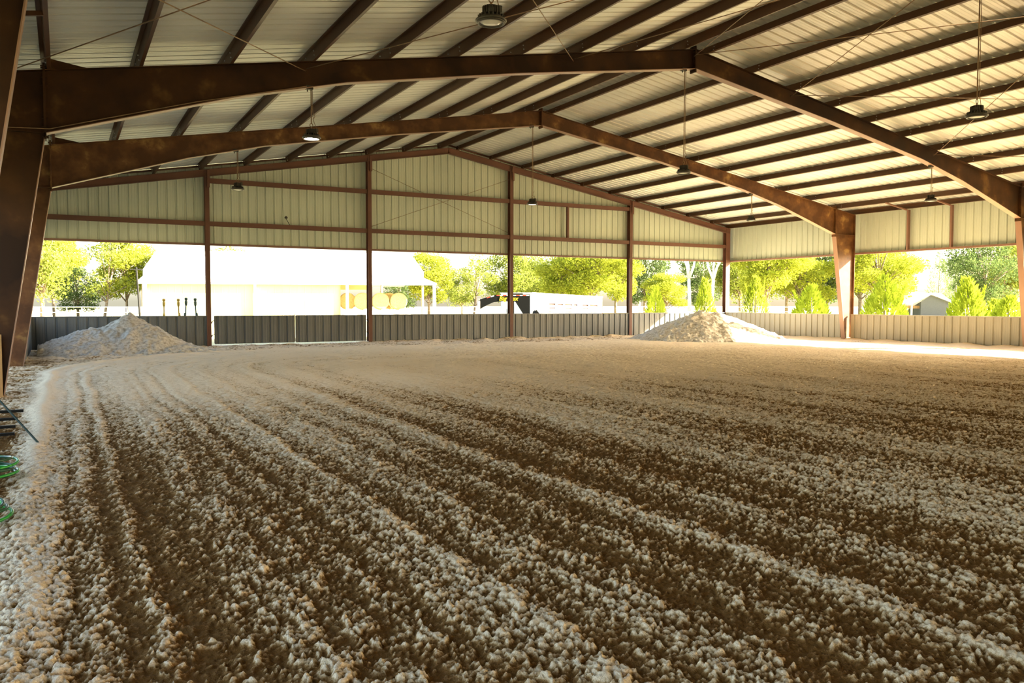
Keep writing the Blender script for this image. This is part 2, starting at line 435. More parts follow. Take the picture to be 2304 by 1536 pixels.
# diagonal brace rods under the roof of the nearest bay
def rod(a, b, label, name='brace_rod', rad=.009, grp='roof brace rods'):
    o = MB(); o.tube([a, b], rad, 6)
    tag(o.build(name, M['rod'], smooth=True), label, 'brace rod', grp)
nd = [(.35,'outer dim-side'),(5.6,'dim-slope'),(11.7,'upper dim-slope'),(RX,'ridge'),(18.6,'upper bright-slope'),(24.7,'bright-slope'),(30.1,'outer bright-side')]
for (xa, na), (xb, nb) in zip(nd[:-1], nd[1:]):
    rod((xa,Y1-.02,ztop(xa)-.13),(xb,Y3+.02,ztop(xb)-.13), f'thin brace rod from the wide frame, {na} node towards {nb} node', )
    rod((xb,Y1-.02,ztop(xb)-.17),(xa,Y3+.02,ztop(xa)-.17), f'thin brace rod from the wide frame, {nb} node towards {na} node')
for a, b, l in [((11.98,-.13,6.74),(18.05,-.13,4.50),'upper cross rod in the middle gable bay sloping down towards the horse trailer'),
                ((18.05,-.16,6.74),(11.98,-.16,4.50),'upper cross rod in the middle gable bay sloping down towards the hay bales'),]:
    rod(a, b, l, 'cross_rod', .008, 'gable brace rods')
# small wedge clips on the frames under the eave purlins
for Yc, nm in ((Y1,'wide frame'),(Y2,'smaller flaking frame')):
    c = MB(); x = 1.28
    c.prism([(x-.02,ztop(x)),(x+.62,ztop(x+.62)),(x+.05,ztop(x)+.19)], 'y', Yc-.05, Yc-.04)
    c.prism([(x-.02,ztop(x)),(x+.62,ztop(x+.62)),(x+.05,ztop(x)+.19)], 'y', Yc+.04, Yc+.05)
    tag(c.build('purlin_bracket', M['steel']), f'small triangular bracket on top of the {nm} beside its dark column', 'bracket', 'purlin brackets')

# ------------------------------------------------------------------ ribbed sheets
def rib_profile(L, ph=0., rib=.032, pitch=.3048, minor=True):
    """(u, depth) points; depth>0 is outward"""
    out = [(0, 0)]; k = 0
    u = ph
    while u < L:
        for du, d in ((-.038,0),(-.016,rib),(.016,rib),(.038,0)):
            if 0 < u+du < L: out.append((u+du, d))
        if minor:
            for c in (.105,.2):
                for du, d in ((-.02,0),(0,.004),(.02,0)):
                    if 0 < u+c+du < L: out.append((u+c+du, d))
        u += pitch
    out.append((L, 0)); return out
def wall_sheet(name, mat, p0, du, L, out, z0, ztopf, ph=0., rib=.032, parent=None, th=.0):
    """ribbed sheet along direction du from p0, outward normal out; top height from ztopf(u)"""
    mb = MB(); pr = rib_profile(L, ph, rib); base = 0
    p0 = Vector(p0); du = Vector(du); out = Vector(out)
    n = len(pr)
    vs = []
    for u, d in pr:
        p = p0 + du*u + out*d; vs.append((p.x, p.y, z0)); vs.append((p.x, p.y, ztopf(u)))
    mb.add(vs, [(2*i, 2*i+2, 2*i+3, 2*i+1) for i in range(n-1)])
    o = mb.build(name, mat, parent)
    return o
# roof (ribs run down the slope)
def roof():
    mb = MB(); L = -YB+.4; pr = rib_profile(L, .2, .030)
    for sd in (0, 1):
        for i, (u, d) in enumerate(pr):
            y = YB-.1+u
            xe = -.35 if sd == 0 else W+.35
            mb.v += [(xe, y, zdeck(0)-.35*SL+d), (RX, y, zdeck(RX)+d)]
        b = sd*2*len(pr)
        for i in range(len(pr)-1):
            f = (b+2*i, b+2*i+1, b+2*i+3, b+2*i+2)
            mb.f.append(f if sd == 0 else f[::-1])
    return mb.build('ceiling', M['deck'])
struct(roof(), 'ribbed metal roof sheets seen from below')

# gable wall
wall_top = lambda x0: (lambda u: zdeck(0)-.01 + SL*((x0+u) if (x0+u) < RX else W-(x0+u)))
o = wall_sheet('wall_back', M['siding'], (-.05,.06,0), (1,0,0), W+.15, (0,1,0), ZHEAD+.02, wall_top(-.05), .12); struct(o, 'cream ribbed gable wall above the opening')
wall_sheet('wall_right', M['siding'], (W+.16,0.05,0), (0,-1,0), -YB, (1,0,0), ZHEAD+.02, lambda u: zdeck(0)-.03, .1)['kind'] = 'structure'
wall_sheet('wall_left', M['siding'], (-.12,0.05,0), (0,-1,0), -YB, (-1,0,0), ZHEAD+.02, lambda u: zdeck(0)-.03, .1)['kind'] = 'structure'
wall_sheet('wall_front', M['siding'], (-.05,YB,0), (1,0,0), W+.15, (0,-1,0), ZHEAD-2.3, wall_top(-.05), .12)['kind'] = 'structure'  # unseen near end; sheet brought down low to cut sky light from behind
# header trims
def tr(name, a, b): return struct(MB().box(a, b).build(name, M['trim']))
tr('trim_1', (-.1,-.02,ZHEAD-.02), (W+.1,.075,ZHEAD+.055))
tr('trim_2', (W+.02,YB,ZHEAD-.02), (W+.175,0,ZHEAD+.055))
tr('trim_3', (-.14,YB,ZHEAD-.02), (.0,0,ZHEAD+.055))
# low walls
SEG = [(POSTS[0]+.05, POSTS[1]-.06),(POSTS[2]+.06, POSTS[3]-.06),(POSTS[3]+.06,POSTS[4]-.06),(POSTS[4]+.06,W-.25)]
def low_cap(a, b, w=.05): return a, b
for i, (a, b) in enumerate(SEG):
    o = wall_sheet('wall_back_low', M['low'], (a,-.20,0), (1,0,0), b-a, (0,1,0), -.1, lambda u: ZLOW, .14); o['kind'] = 'structure'
    o['label'] = ['low dark ribbed wall behind the shaded sand heap','low ribbed wall next to the double gate','low ribbed wall before the horse trailer','low ribbed wall behind the sunlit sand heap'][i]
    struct(MB().box((a,-.215,ZLOW-.03),(b,-.13,ZLOW+.005)).build('trim_4', M['low']))
ZL = lambda y: ZLOW
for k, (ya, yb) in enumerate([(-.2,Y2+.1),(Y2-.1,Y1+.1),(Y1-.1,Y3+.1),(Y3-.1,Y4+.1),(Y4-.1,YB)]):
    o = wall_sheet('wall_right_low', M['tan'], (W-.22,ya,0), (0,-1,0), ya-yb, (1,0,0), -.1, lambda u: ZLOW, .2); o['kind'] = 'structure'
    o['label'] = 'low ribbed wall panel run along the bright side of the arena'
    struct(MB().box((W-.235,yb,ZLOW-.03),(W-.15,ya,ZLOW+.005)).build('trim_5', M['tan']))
o = wall_sheet('wall_left_low', M['low'], (.5,-.2,0), (0,-1,0), -Y2-.3, (-1,0,0), -.1, lambda u: ZLOW, .2); struct(o)
struct(MB().box((.43,Y2+.1,ZLOW-.03),(.515,-.2,ZLOW+.005)).build('trim_6', M['low']))

# ------------------------------------------------------------------ gable framing
def ipost(mb, x, yc, z0, z1, fw=.15, d=.24):
    mb.box((x-.004,yc-d/2,z0),(x+.004,yc+d/2,z1))
    mb.box((x-fw/2,yc-d/2,z0),(x+fw/2,yc-d/2+.011,z1)); mb.box((x-fw/2,yc+d/2-.011,z0),(x+fw/2,yc+d/2,z1))
pn = ['gable post beside the shaded heap, at the hinge of the gate','gable post at the other side of the double gate, near the hay bales','gable post in front of the black trailer neck','gable post between the white trailer and the sunlit heap']
for i in range(1, 5):
    x = POSTS[i]; zt = ztop(x)
    e = empty('gable_post', (x,-.13,0), 'brown steel ' + pn[i-1], 'steel post', 'posts of the gable wall')
    m_ = MB(); ipost(m_, x, -.13, -.1, zt-.24 if False else zt-.02); m_.build('shaft', M['girt'], e)
    c = MB(); c.box((x+.08,-.30,zt-.62),(x+.092,-.14,zt-.0)); c.box((x-.0,-.305,zt-.62),(x+.092,-.295,zt-.02)); c.build('top_clip', M['girt'], e)
c = MB(); ipost(c, W-.12, -.13, -.1, ztop(W-.12), .26, .22)
tag(c.build('corner_post', M['girt']), 'brown corner post where gable and bright side walls meet, lit by sun below the siding', 'steel post', 'corner posts')
c = MB(); ipost(c, .12, -.13, -.1, ztop(.12), .16, .22)
tag(c.build('corner_post.001', M['girt']), 'narrow corner post behind the shaded sand heap', 'steel post', 'corner posts')
# end rafters
for sd in (0, 1):
    xa, xb = (.0, RX) if sd == 0 else (W, RX)
    m_ = MB()
    prof = [(-.075,-.24),(.075,-.24),(.075,-.228),(.004,-.228),(.004,-.012),(.075,-.012),(.075,0),(-.075,0),(-.075,-.012),(-.004,-.012),(-.004,-.228),(-.075,-.228)]
    m_.sweep((xa,-.22,ztop(xa)),(xb,-.22,ztop(xb)), prof)
    tag(m_.build('gable_rafter', M['girt']), ['brown beam along the gable top on the shaded side of the ridge','brown beam along the gable top on the bright side of the ridge'][sd], 'gable rafter', 'gable top beams')
    a_ = MB(); a_.sweep((xa,-.0,zdeck(xa)-.02),(xb,-.0,zdeck(xb)-.02), [(-.05,-.06),(.01,-.06),(.01,.0),(-.05,.0)])
    tag(a_.build('rake_angle', M['girt']), ['thin angle under the roof edge over the shaded half of the gable','thin angle under the roof edge over the bright half of the gable'][sd], 'steel angle', 'rake angles')
# girts: C sections between the posts
bn = ['bay over the shaded heap','bay over the double gate','middle bay under the ridge','bay over the horse trailer','bay next to the bright corner']
def girt(xa, xb, z, label, grp):
    m_ = MB(); h = .155; d = .19; y0 = -.215
    m_.box((xa,y0,z-h/2),(xb,y0+.006,z-h/2+.06)); m_.box((xa,y0,z+h/2-.006),(xb,y0+d,z+h/2)); m_.box((xa,y0+d-.006,z-h/2),(xb,y0+d,z+h/2)); m_.box((xa,y0,z-h/2+.06),(xb,y0+.045,z+h/2-.006))
    tag(m_.build('girt', M['girt']), label, 'wall girt', grp)
for i in range(5):
    xa = POSTS[i]+.08 if i else .2; xb = POSTS[i+1]-.08 if i < 4 else W-.25
    girt(xa, xb, 4.33, 'brown horizontal girt just above the opening, '+bn[i], 'lower girts of the gable')
    if 0 < i < 4: girt(xa, xb, 5.84, 'brown horizontal girt high on the gable wall, '+bn[i], 'upper girts of the gable')
tag(MB().box((21.0-.04,-.2,4.4),(21.0+.04,-.08,5.77)).build('hanger_post', M['girt']), 'short upright steel piece between the two girts of the gable', 'steel upright')
# jambs in the bright side siding
for yy, l in ((-9.98,'farther'),(-11.77,'nearer')):
    tag(MB().box((W-.02,yy-.035,ZHEAD+.05),(W+.1,yy+.035,ztop(W)-.0)).build('side_upright', M['trim']), f'thin reddish upright on the cream side wall, {l} of the pair', 'steel upright', 'uprights of the side wall')
    k = MB(); k.bar((W-.05,yy,ztop(W)-.02),(W-1.35,yy,ztop(W)+.19),.05,.05)
    tag(k.build('eave_brace', M['trim']), f'short pinkish brace between side wall top and last purlin, {l} of the pair', 'steel brace', 'eave braces')
k = MB(); k.bar((.1,-18,5.22),(1.28,-18,5.42),.05,.06)
tag(k.build('eave_brace.002', M['purlin']), 'short dark brace between the eave and the first purlin in the shaded top corner', 'steel brace', 'eave braces')

# ------------------------------------------------------------------ double gate
ga, gb = POSTS[1]+.08, POSTS[2]-.06
gm = (ga+gb)/2+.04
for i, (a, b, hx) in enumerate([(ga+.10, gm-.02, ga+.10),(gm+.03, gb-.11, gb-.11)]):
    e = empty('gate', ((a+b)/2,-.2,.0), ['ribbed metal gate leaf hinged beside the shaded sand heap','ribbed metal gate leaf hinged on the post nearer the hay bales'][i], 'gate', 'double gate leaves')
    wall_sheet('gate_sheet', M['gate'], (a,-.235,0), (1,0,0), b-a, (0,1,0), .07, lambda u: ZLOW+.0, .1, .028, parent=None)
    o = bpy.data.objects[-1] if False else [x for x in C.objects if x.name.startswith('gate_sheet') and x.parent is None][0]
    o.parent = e; o.location = -e.location; o.name = 'ribbed_sheet'
    f = MB()
    for z in (.12, 1.04): f.bar((a,-.18,z),(b,-.18,z),.045,.045)
    for x in (a+.02, b-.02): f.bar((x,-.18,.1),(x,-.18,1.06),.045,.045)
    f.bar((a,-.18,.58),(b,-.18,.58),.04,.04)
    f.build('tube_frame', M['darkmetal'], e)
    s = 1 if i == 0 else -1
    for z in (.36,.84):
        h = MB(); h.tube([(hx,-.18,z+.06),(hx-s*.05,-.18,z+.05),(hx-s*.07,-.18,z),(hx-s*.10,-.18,z)],.014,6); h.box((hx-s*.1-.02,-.21,z-.04),(hx-s*.1+.02,-.15,z+.03))
        h.build('hinge', M['black'], e)
    if i == 0:
        l = MB(); l.tube([(b+.01,-.24,.1),(b+.01,-.24,1.13)],.012,6); l.build('drop_bolt', M['rod'], e)

# ------------------------------------------------------------------ high-bay lamps
def lamp(loc, ztop_, label, lens, tilt=0):
    x, y, z = loc
    e = empty('high_bay_lamp', (x,y,z), label, 'ceiling lamp', 'round black high-bay lamps hung from the frames')
    h = MB(); h.lathe([(.0,.015),(.165,.0),(.18,.012),(.18,.028),(.15,.045),(.105,.075),(.085,.09),(.0,.09)], (x,y,z), 32)
    h.lathe([(0,.09),(.085,.09),(.085,.165),(.07,.185),(0,.185)], (x,y,z), 24)
    o = h.build('housing', M['darkmetal'], e, True)
    fn = MB()
    for k in range(20):
        t = 2*PI*k/20; c, s = math.cos(t), math.sin(t)
        fn.bar((x+c*.075,y+s*.075,z+.08),(x+c*.15,y+s*.15,z+.06),.006,.035)
        fn.bar((x+c*.08,y+s*.08,z+.13),(x+c*.102,y+s*.102,z+.13),.006,.09)
    fn.build('cooling_fins', M['darkmetal'], o)
    l = MB(); l.lathe([(0,-.012),(.08,-.01),(.13,-.001),(.135,.006),(0,.01)], (x,y,z), 32)
    l.build('lens', lens, e, True)
    rr = MB()
    rr.tube([(x+.15*math.cos(t*PI/12), y+.15*math.sin(t*PI/12), z+.0) for t in range(25)], .016, 6, False); rr.build('rim', M['darkmetal'], e, True)
    hk = MB(); hk.tube([(x,y,z+.18),(x,y,z+.23)],.012,8)
    hk.tube([(x+.028*math.cos(t*PI/8),y,z+.255+.035*math.sin(t*PI/8)) for t in range(17)],.007,6,False)
    hk.build('hook', M['rod'], e, True)
    dv = MB(); dv.box((x+.07,y-.035,z+.12),(x+.125,y+.035,z+.2)); dv.build('driver_box', M['darkmetal'], e)
    r = MB(); r.tube([(x,y,z+.28),(x,y,ztop_)],.011,8)
    r.build('hanging_rod', M['rod'], e, True)
    cd = MB(); cd.tube([(x+.02,y-.02,ztop_-.02),(x+.022,y-.02,z+.5),(x+.05,y-.02,z+.46),(x+.062,y-.02,z+.42),(x+.045,y-.02,z+.38),(x+.03,y-.02,z+.42),(x+.03,y-.02,z+.36),(x+.06,y-.02,z+.28),(x+.10,y-.01,z+.19)],.006,6)
    cd.build('power_cord', M['rod'], e, True)
    cl = MB(); cl.box((x-.10,y-.05,ztop_-.03),(x+.03,y+.05,ztop_+.045)); cl.tube([(x-.07,y,ztop_-.07),(x-.07,y,ztop_)],.012,6); cl.build('beam_clamp', M['darkmetal'], e)
def zbot(xx):
    xx = xx if xx < RX else W-xx
    return float(np.interp(xx, [KX,2.6,4.4,6.4,10.3,RX], [KZ,4.80,5.36,5.86,6.56,7.33]))-.01
lamp((5.81,Y3,4.77), zbot(5.81), 'black round high-bay lamp seen closest, unlit, at the top edge of the picture', M['lens'])
lamp((5.71,Y1,4.72), zbot(5.71), 'high-bay lamp with a glaring white lens under the wide frame', M['lit'])
lamp((5.66,Y2,4.62), zbot(5.66), 'small high-bay lamp under the flaking frame above the double gate', M['lens'])
lamp((14.93,Y2,4.76), zbot(14.93), 'small high-bay lamp on a long rod from the ridge of the flaking frame', M['dim'])
lamp((14.97,Y1,4.77), zbot(14.97), 'high-bay lamp on a long rod from the ridge of the wide frame', M['lens'])
lamp((24.63,Y2,4.70), zbot(24.63), 'small high-bay lamp on a short rod near the bright corner', M['lens'])
lamp((15.02,Y3,4.70), zbot(15.02), 'high-bay lamp on a long rod high on the bright side, largest over the sunlit roof', M['lens'])
lamp((24.66,Y1,4.66), zbot(24.66), 'high-bay lamp on a rod under the wide frame beside the cream side wall', M['lens'])
# motion sensor on the gable
e = empty('sensor', (8.7,-.2,4.63), 'small round grey sensor on a stem fixed to the gable wall girt', 'sensor')
MB().lathe([(0,0),(.05,.01),(.06,.05),(.03,.09),(0,.09)], (8.69,-.2,4.63), 16).build('head', M['darkmetal'], e, True)
MB().tube([(8.69,-.2,4.63),(8.84,-.18,4.38)],.012,6).build('stem', M['darkmetal'], e)
# conduit cable slung across the shaded frame
m_ = MB(); m_.tube([(.07,Y1-.12,4.43),(.6,Y1-.12,4.40),(1.3,Y1-.12,4.44),(2.2,Y1-.12,4.72),(3.6,Y1-.12,5.15),(5.6,Y1-.11,5.68)],.008,6)
tag(m_.build('power_cable', M['rod'], None, True), 'thin cable running along the shaded end of the wide frame to its lit lamp', 'cable')

# ------------------------------------------------------------------ things by the shaded side
def hose(c, R, n, label, mats, seed):
    rnd = random.Random(seed)
    e = empty('hose', (c[0],c[1],.03), label, 'garden hose', 'coiled garden hoses')
    for j in range(n):
        r = R*(1-.05*(j % 3))+rnd.uniform(-.02,.02); ox, oy = rnd.uniform(-.03,.03), rnd.uniform(-.03,.03)
        tz = rnd.uniform(0,6.28)
        pts = [(c[0]+ox+r*math.cos(t*PI/24), c[1]+oy+r*math.sin(t*PI/24), .06+.024*j+.02*math.sin(t*PI/24+tz)) for t in range(49)]
        MB().tube(pts, .012, 8, False).build('loop', mats[j % 2], e, True)
hose((.80,-22.42), .25, 6, 'green garden hose coiled on the ground near the steel rack', [M['green'],M['hoseb']], 1)
hose((.80,-24.0), .24, 4, 'bright green hose coil nearest the camera, cut by the picture edge', [M['green'],M['hoseb']], 2)
e = empty('steel_rack', (.5,-19.9,0), 'low black slatted rack with a thin green leg standing by the shaded column', 'rack')
for k, (x1, z) in enumerate([(1.0,.30),(.94,.215),(.92,.13),(.91,.05)]):
    MB().bar((.05,-19.75-.03*k,z),(x1,-19.75-.03*k,z),.05,.03).build('slat', M['black'], e)
MB().tube([(.08,-19.74,.0),(.08,-19.74,.34)],.02,8).build('upright', M['black'], e)
MB().tube([(1.17,-20.6,.03),(.80,-20.2,.47),(.45,-19.85,.86)],.011,8).build('leg', M['gpost'], e, label='thin dark green leg')
m_ = MB(); m_.box((.30,-15.06,-.02),(.53,-15.02,1.03))
tag(m_.build('wooden_board', M['board']), 'tan wooden board standing against the dark column at the picture edge', 'board')

# ------------------------------------------------------------------ beyond the walls
def post(x, y, mat, label, lean=0, h=1.70):
    m_ = MB(); m_.tube([(x,y,-.1),(x+lean*.55,y,1.0),(x+lean,y,h-.26)],.026,10)
    m_.tube([(x+lean,y,h-.32),(x+lean,y,h-.26),(x+lean*1.05,y,h-.18),(x+lean*1.05,y,h-.12)],[.03,.05,.058,.05],10)
    m_.lathe([(0,-.13),(.045,-.11),(.062,-.07),(.062,-.035),(.04,0),(0,0)], (x+lean*1.1,y,h), 12)
    m_.tube([(x,y,.95),(x,y,1.14)],[.06,.03],10)
    tag(m_.build('knobbed_post', mat, None, True), label, 'post', 'knob topped posts beyond the low wall')
post(4.87,3.85,M['ypost'],'yellow knob topped post farthest from the gate')
post(5.40,3.59,M['ypost'],'yellow knob topped post beside the green ones',-.03)
post(5.58,3.44,M['gpost'],'dark green leaning post with a leaf-like tag on its head',.05,1.74)
post(6.00,3.26,M['gpost'],'dark green knob topped post next to the gable post',-.05,1.72)

# barn, seen obliquely: local frame a (along the eave), n (away from the arena)
BA = Vector((.958,-.287,0)); BN = Vector((.287,.958,0)); B0 = Vector((6.91,41.04,0))
LW = 15.6; LR = 23.7                                         # closed wall length, roof length
def bp(u, v, z): p = B0 + BA*u + BN*v; return (p.x, p.y, z)
barn = empty('barn', tuple(B0), 'long white metal barn beyond the gate with an open end sheltering hay', 'barn')
m_ = MB(); pr = rib_profile(LW, .1, .012, .6, False)
vs = []
for u, d in pr: vs += [bp(u,.15-d,-.1), bp(u,.15-d,3.1)]
m_.add(vs, [(2*i,2*i+2,2*i+3,2*i+1) for i in range(len(pr)-1)])
vs = [bp(0,0,-.1),bp(0,14.4,-.1),bp(0,14.4,3.1),bp(0,7.4,5.95),bp(0,2.1,4.0),bp(0,2.1,3.5),bp(0,0,3.05)]; m_.add(vs, [(0,1,2,3,4,5,6)])
m_.add([bp(LW,0,-.1),bp(LW,6,-.1),bp(LW,6,3.4),bp(LW,0,3.4)], [(0,1,2,3)])
m_.build('wall', M['cream'], barn)
m_ = MB(); e0 = -.25
sec = [(e0,3.18),(2.0,3.72),(2.02,4.25),(7.4,6.15),(14.6,3.3),(14.6,3.15),(7.4,6.0),(2.12,4.1),(2.1,3.58),(e0,3.02)]
ends = [LR,LR-.9,LR-.9,LR-1.6,LR-1.6]; ends = ends+ends[::-1]
ns = len(sec)
m_.add([bp(-.3,v,z) for v, z in sec]+[bp(ends[i],v,z) for i, (v, z) in enumerate(sec)], [tuple(range(ns)), tuple(range(2*ns-1,ns-1,-1))]+[(i,(i+1) % ns,ns+(i+1) % ns,ns+i) for i in range(ns)])
m_.build('roof', M['white'], barn)
for u in (8.71, 16.15, 23.5): MB().bar(bp(u,-.05,-.1),bp(u,-.05,3.05),.2,.2).build('post', M['white'], barn)
for u, v in ((22.6,1.0),(19.3,5.2)): MB().bar(bp(u,v,-.1),bp(u,v,3.3),.17,.17).build('post', M['galvpost'], barn, label='reddish steel post')
m_ = MB(); m_.add([bp(LW,6,2.7),bp(18.4,6,2.7),bp(18.4,6,3.2),bp(LW,6,3.2),bp(LW,6.1,2.7),bp(18.4,6.1,2.7),bp(18.4,6.1,3.2),bp(LW,6.1,3.2)], [(0,1,2,3),(7,6,5,4),(0,4,5,1),(1,5,6,2)]); m_.build('rear_fascia', M['cream'], barn)
m_ = MB(); m_.box((B0.x+.05,B0.y-.2,-.1),(B0.x+.4,B0.y-.05,3.1)); m_.build('downpipe', M['galv'], barn)
# hay
def bale(u, v, z, mat, label, grp, nm='hay_bale', r=.74, L=1.3):
    rings = []
    m_ = MB(); c = Vector(bp(u,v,z+r)); n = 28
    prof = [(0,0),(.3,.015),(.6,.0),(r-.06,.02),(r,.09),(r,L-.09),(r-.06,L-.02),(.6,L),(0,L)]
    for rr, t in prof:
        for k in range(n):
            a = 2*PI*k/n; p = c + BN*t + (BA*math.cos(a)+Vector((0,0,math.sin(a))))*rr
            m_.v.append(tuple(p))
    for i in range(len(prof)-1):
        for k in range(n):
            a = i*n+k; b = i*n+(k+1) % n; m_.f.append((a, a+n, b+n, b))
    o = m_.build(nm, mat, None, True)
    tag(o, label, 'hay bale', grp)
bale(16.2,1.6,.9,M['hay'],'round hay bale half hidden by the closed barn wall','hay bales in the barn')
bale(17.45,.85,.9,M['hay'],'round hay bale between barn post and gable post','hay bales in the barn')
bale(18.98,.75,.9,M['hay'],'round hay bale showing its whole round face under the barn roof','hay bales in the barn')
bale(20.52,.75,.9,M['hay'],'round hay bale at the open end, cut by a diagonal line of sun','hay bales in the barn')
bale(19.8,2.4,.92,M['hay'],'round hay bale tucked behind the front pair','hay bales in the barn')
for k in range(4):
    bale(16.3+1.5*k,-.9,-.3,M['wrap'],['white wrapped bale at the barn wall end of the bottom row','white wrapped bale second in the bottom row','white wrapped bale third in the bottom row','white wrapped bale at the open end of the bottom row'][k],'white wrapped bales under the hay','wrapped_bale',.66)

# black gooseneck trailer: local axis along BAt
TA = Vector((.877,-.48,0)); TN = Vector((.48,.877,0)); T0 = Vector((20.05,6.95,0))
def tp(u, v, z): p = T0 + TA*u + TN*v; return (p.x, p.y, z)
tr_ = empty('flatbed_trailer', tuple(T0), 'black gooseneck flatbed trailer with yellow lettering on its neck', 'trailer')
up = [(0.15,1.72),(.55,1.84),(.95,1.95),(2.72,1.97)]; lo = [(0.15,1.22),(.45,1.40),(.85,1.58),(1.3,1.62),(1.9,1.60),(2.72,1.62)]
def tprism(mb, poly, v0, v1):
    n = len(poly); vs = [tp(u,v0,z) for u, z in poly]+[tp(u,v1,z) for u, z in poly]
    mb.add(vs, [tuple(range(n)), tuple(range(2*n-1,n-1,-1))]+[(i,(i+1) % n,n+(i+1) % n,n+i) for i in range(n)])
m_ = MB(); tprism(m_, up+lo[::-1], 0, .12); tprism(m_, up+lo[::-1], .7, .82)
tprism(m_, [(1.95,1.62),(2.72,1.62),(2.72,.75),(2.5,.75)], 0, .12); tprism(m_, [(1.95,1.62),(2.72,1.62),(2.72,.75),(2.5,.75)], .7, .82)
m_.build('neck', M['black'], tr_)
m_ = MB(); m_.bar(tp(.08,.4,.55),tp(.08,.4,1.75),.12,.12,(1,0,0)); m_.bar(tp(.0,.4,1.72),tp(.2,.4,1.72),.22,.1); m_.build('coupler', M['galv'], tr_)
m_ = MB(); m_.bar(tp(1.85,.06,.5),tp(1.85,.06,1.62),.07,.07,(1,0,0)); m_.bar(tp(1.6,.06,.88),tp(2.5,.06,.88),.1,.1); m_.build('jack', M['black'], tr_)
m_ = MB(); m_.add([tp(2.72,0,.7),tp(3.02,.5,.7),tp(3.02,.5,1.82),tp(2.72,0,1.97),tp(2.74,.8,1.97),tp(2.74,.8,.7)], [(0,1,2,3),(1,5,4,2),(2,4,3)]); m_.build('headboard', M['housewall'], tr_, label='grey headboard panel')
m_ = MB(); tprism(m_, [(2.85,.7),(3.35,.7),(3.18,1.05),(3.05,1.2)], .2, .5); m_.build('ramp_bracket', M['black'], tr_)
m_ = MB(); tprism(m_, [(2.4,.55),(9.5,.55),(9.5,.78),(2.4,.78)], 0, 2.2); m_.build('deck', M['black'], tr_)
m_ = MB(); m_.bar(tp(1.65,.4,2.0),tp(2.35,.4,2.0),.3,.07); m_.build('spare_cover', M['darkmetal'], tr_)
for j, (ma, nm) in enumerate(((M['red'],'red_tape'),(M['wrap'],'white_tape'))):
    m_ = MB()
    for k in range(5):
        u = 1.0+(2*k+j)*.17; m_.add([tp(u,-.004,1.895),tp(u+.15,-.004,1.895),tp(u+.15,-.004,1.945),tp(u,-.004,1.945)],[(0,1,2,3)])
    u = .50+.2*j; m_.add([tp(u,-.004,1.77+.045*j*1.2),tp(u+.17,-.004,1.82+.045*j*1.2),tp(u+.17,-.004,1.87+.045*j*1.2),tp(u,-.004,1.82+.045*j*1.2)],[(0,1,2,3)])
    m_.build(nm, ma, tr_)
for txt, u, sz in (('Big Tex', 1.12, .30),):
    cu = bpy.data.curves.new('lettering', 'FONT'); cu.body = txt; cu.size = sz; cu.extrude = .003; cu.shear = .25; cu.offset = .006; cu.space_character = 1.05
    cu.materials.append(M['yellow'])
    to = bpy.data.objects.new('lettering', cu); C.objects.link(to); to.parent = tr_
    L_ = Vector(tp(u,-.008,1.66)) - T0
    MTX = Matrix.Translation(L_) @ Matrix(((TA.x,0,-TN.x,0),(TA.y,0,-TN.y,0),(0,1,0,0),(0,0,0,1)))
    bpy.context.view_layer.update(); tm = bpy.data.meshes.new_from_object(to); bpy.data.objects.remove(to)
    to = bpy.data.objects.new('lettering', tm); C.objects.link(to); to.parent = tr_; to.matrix_local = MTX
# white stock trailer
SA = Vector((.863,.505,0)).normalized(); SN = Vector((-.505,.863,0)); S0 = Vector((23.7,7.6,0)); SLn = 9.0
def sp(u, v, z): p = S0 + SA*u + SN*v; return (p.x, p.y, z-.018*u)
st = empty('stock_trailer', tuple(S0), 'white livestock trailer with slatted openings parked beyond the low wall', 'trailer')
def sbox(mb, u0, u1, z0, z1, v0=0, v1=.05):
    vs = [sp(a,v,z) for v in (v0,v1) for a, z in ((u0,z0),(u1,z0),(u1,z1),(u0,z1))]
    mb.add(vs, [(0,1,2,3),(7,6,5,4),(0,4,5,1),(1,5,6,2),(2,6,7,3),(3,7,4,0)])
m_ = MB(); rows = [(.2,1.06),(1.11,1.27),(1.32,1.46),(1.55,2.05)]
for z0, z1 in rows: sbox(m_, 0, SLn, z0, z1)
for u0, u1 in ((0,1.9),(2.75,2.92),(3.7,3.86),(4.85,5.0),(5.55,6.15),(7.05,7.2),(8.4,SLn)): sbox(m_, u0, u1, .2, 2.05)
sbox(m_, 0, .05, .2, 2.05, 0, 2); sbox(m_, SLn-.05, SLn, .2, 2.05, 0, 2); sbox(m_, 0, SLn, .2, 2.05, 1.95, 2)
m_.build('body', M['wrap'], st)
m_ = MB(); sbox(m_, -.05, SLn+.05, 2.05, 2.1, -.03, 2.03); m_.build('roof', M['wrap'], st)
m_ = MB(); sbox(m_, 1.7, SLn-.1, 1.0, 1.7, .10, .12); m_.build('inner_shade_sheet', M['girt'], st)  # brown sheet close behind the slits, stands in for the shaded inside
m_ = MB(); sbox(m_, SLn, SLn+.06, .3, 1.5, -.02, .02); m_.build('tail_marker', M['red'], st)
for uu in (4.2,5.1):
    w = MB(); c = sp(uu,-.1,.28)
    w.tube([tuple(Vector(c)+SN*0), tuple(Vector(c)+SN*.22)], .36, 20); w.build('wheel', M['black'], st)
# white pickup nose / tank beyond the wall
m_ = MB(); m_.prism([(0,0),(1.6,0),(1.5,1.32),(.35,1.35)], 'y', 0, 1.2)
o = m_.build('feed_box', M['white']); o.location = (21.3,9.3,-.1); o.rotation_euler = (0,0,-.5)
tag(o, 'low white box shape under the arch of the trailer neck', 'box')
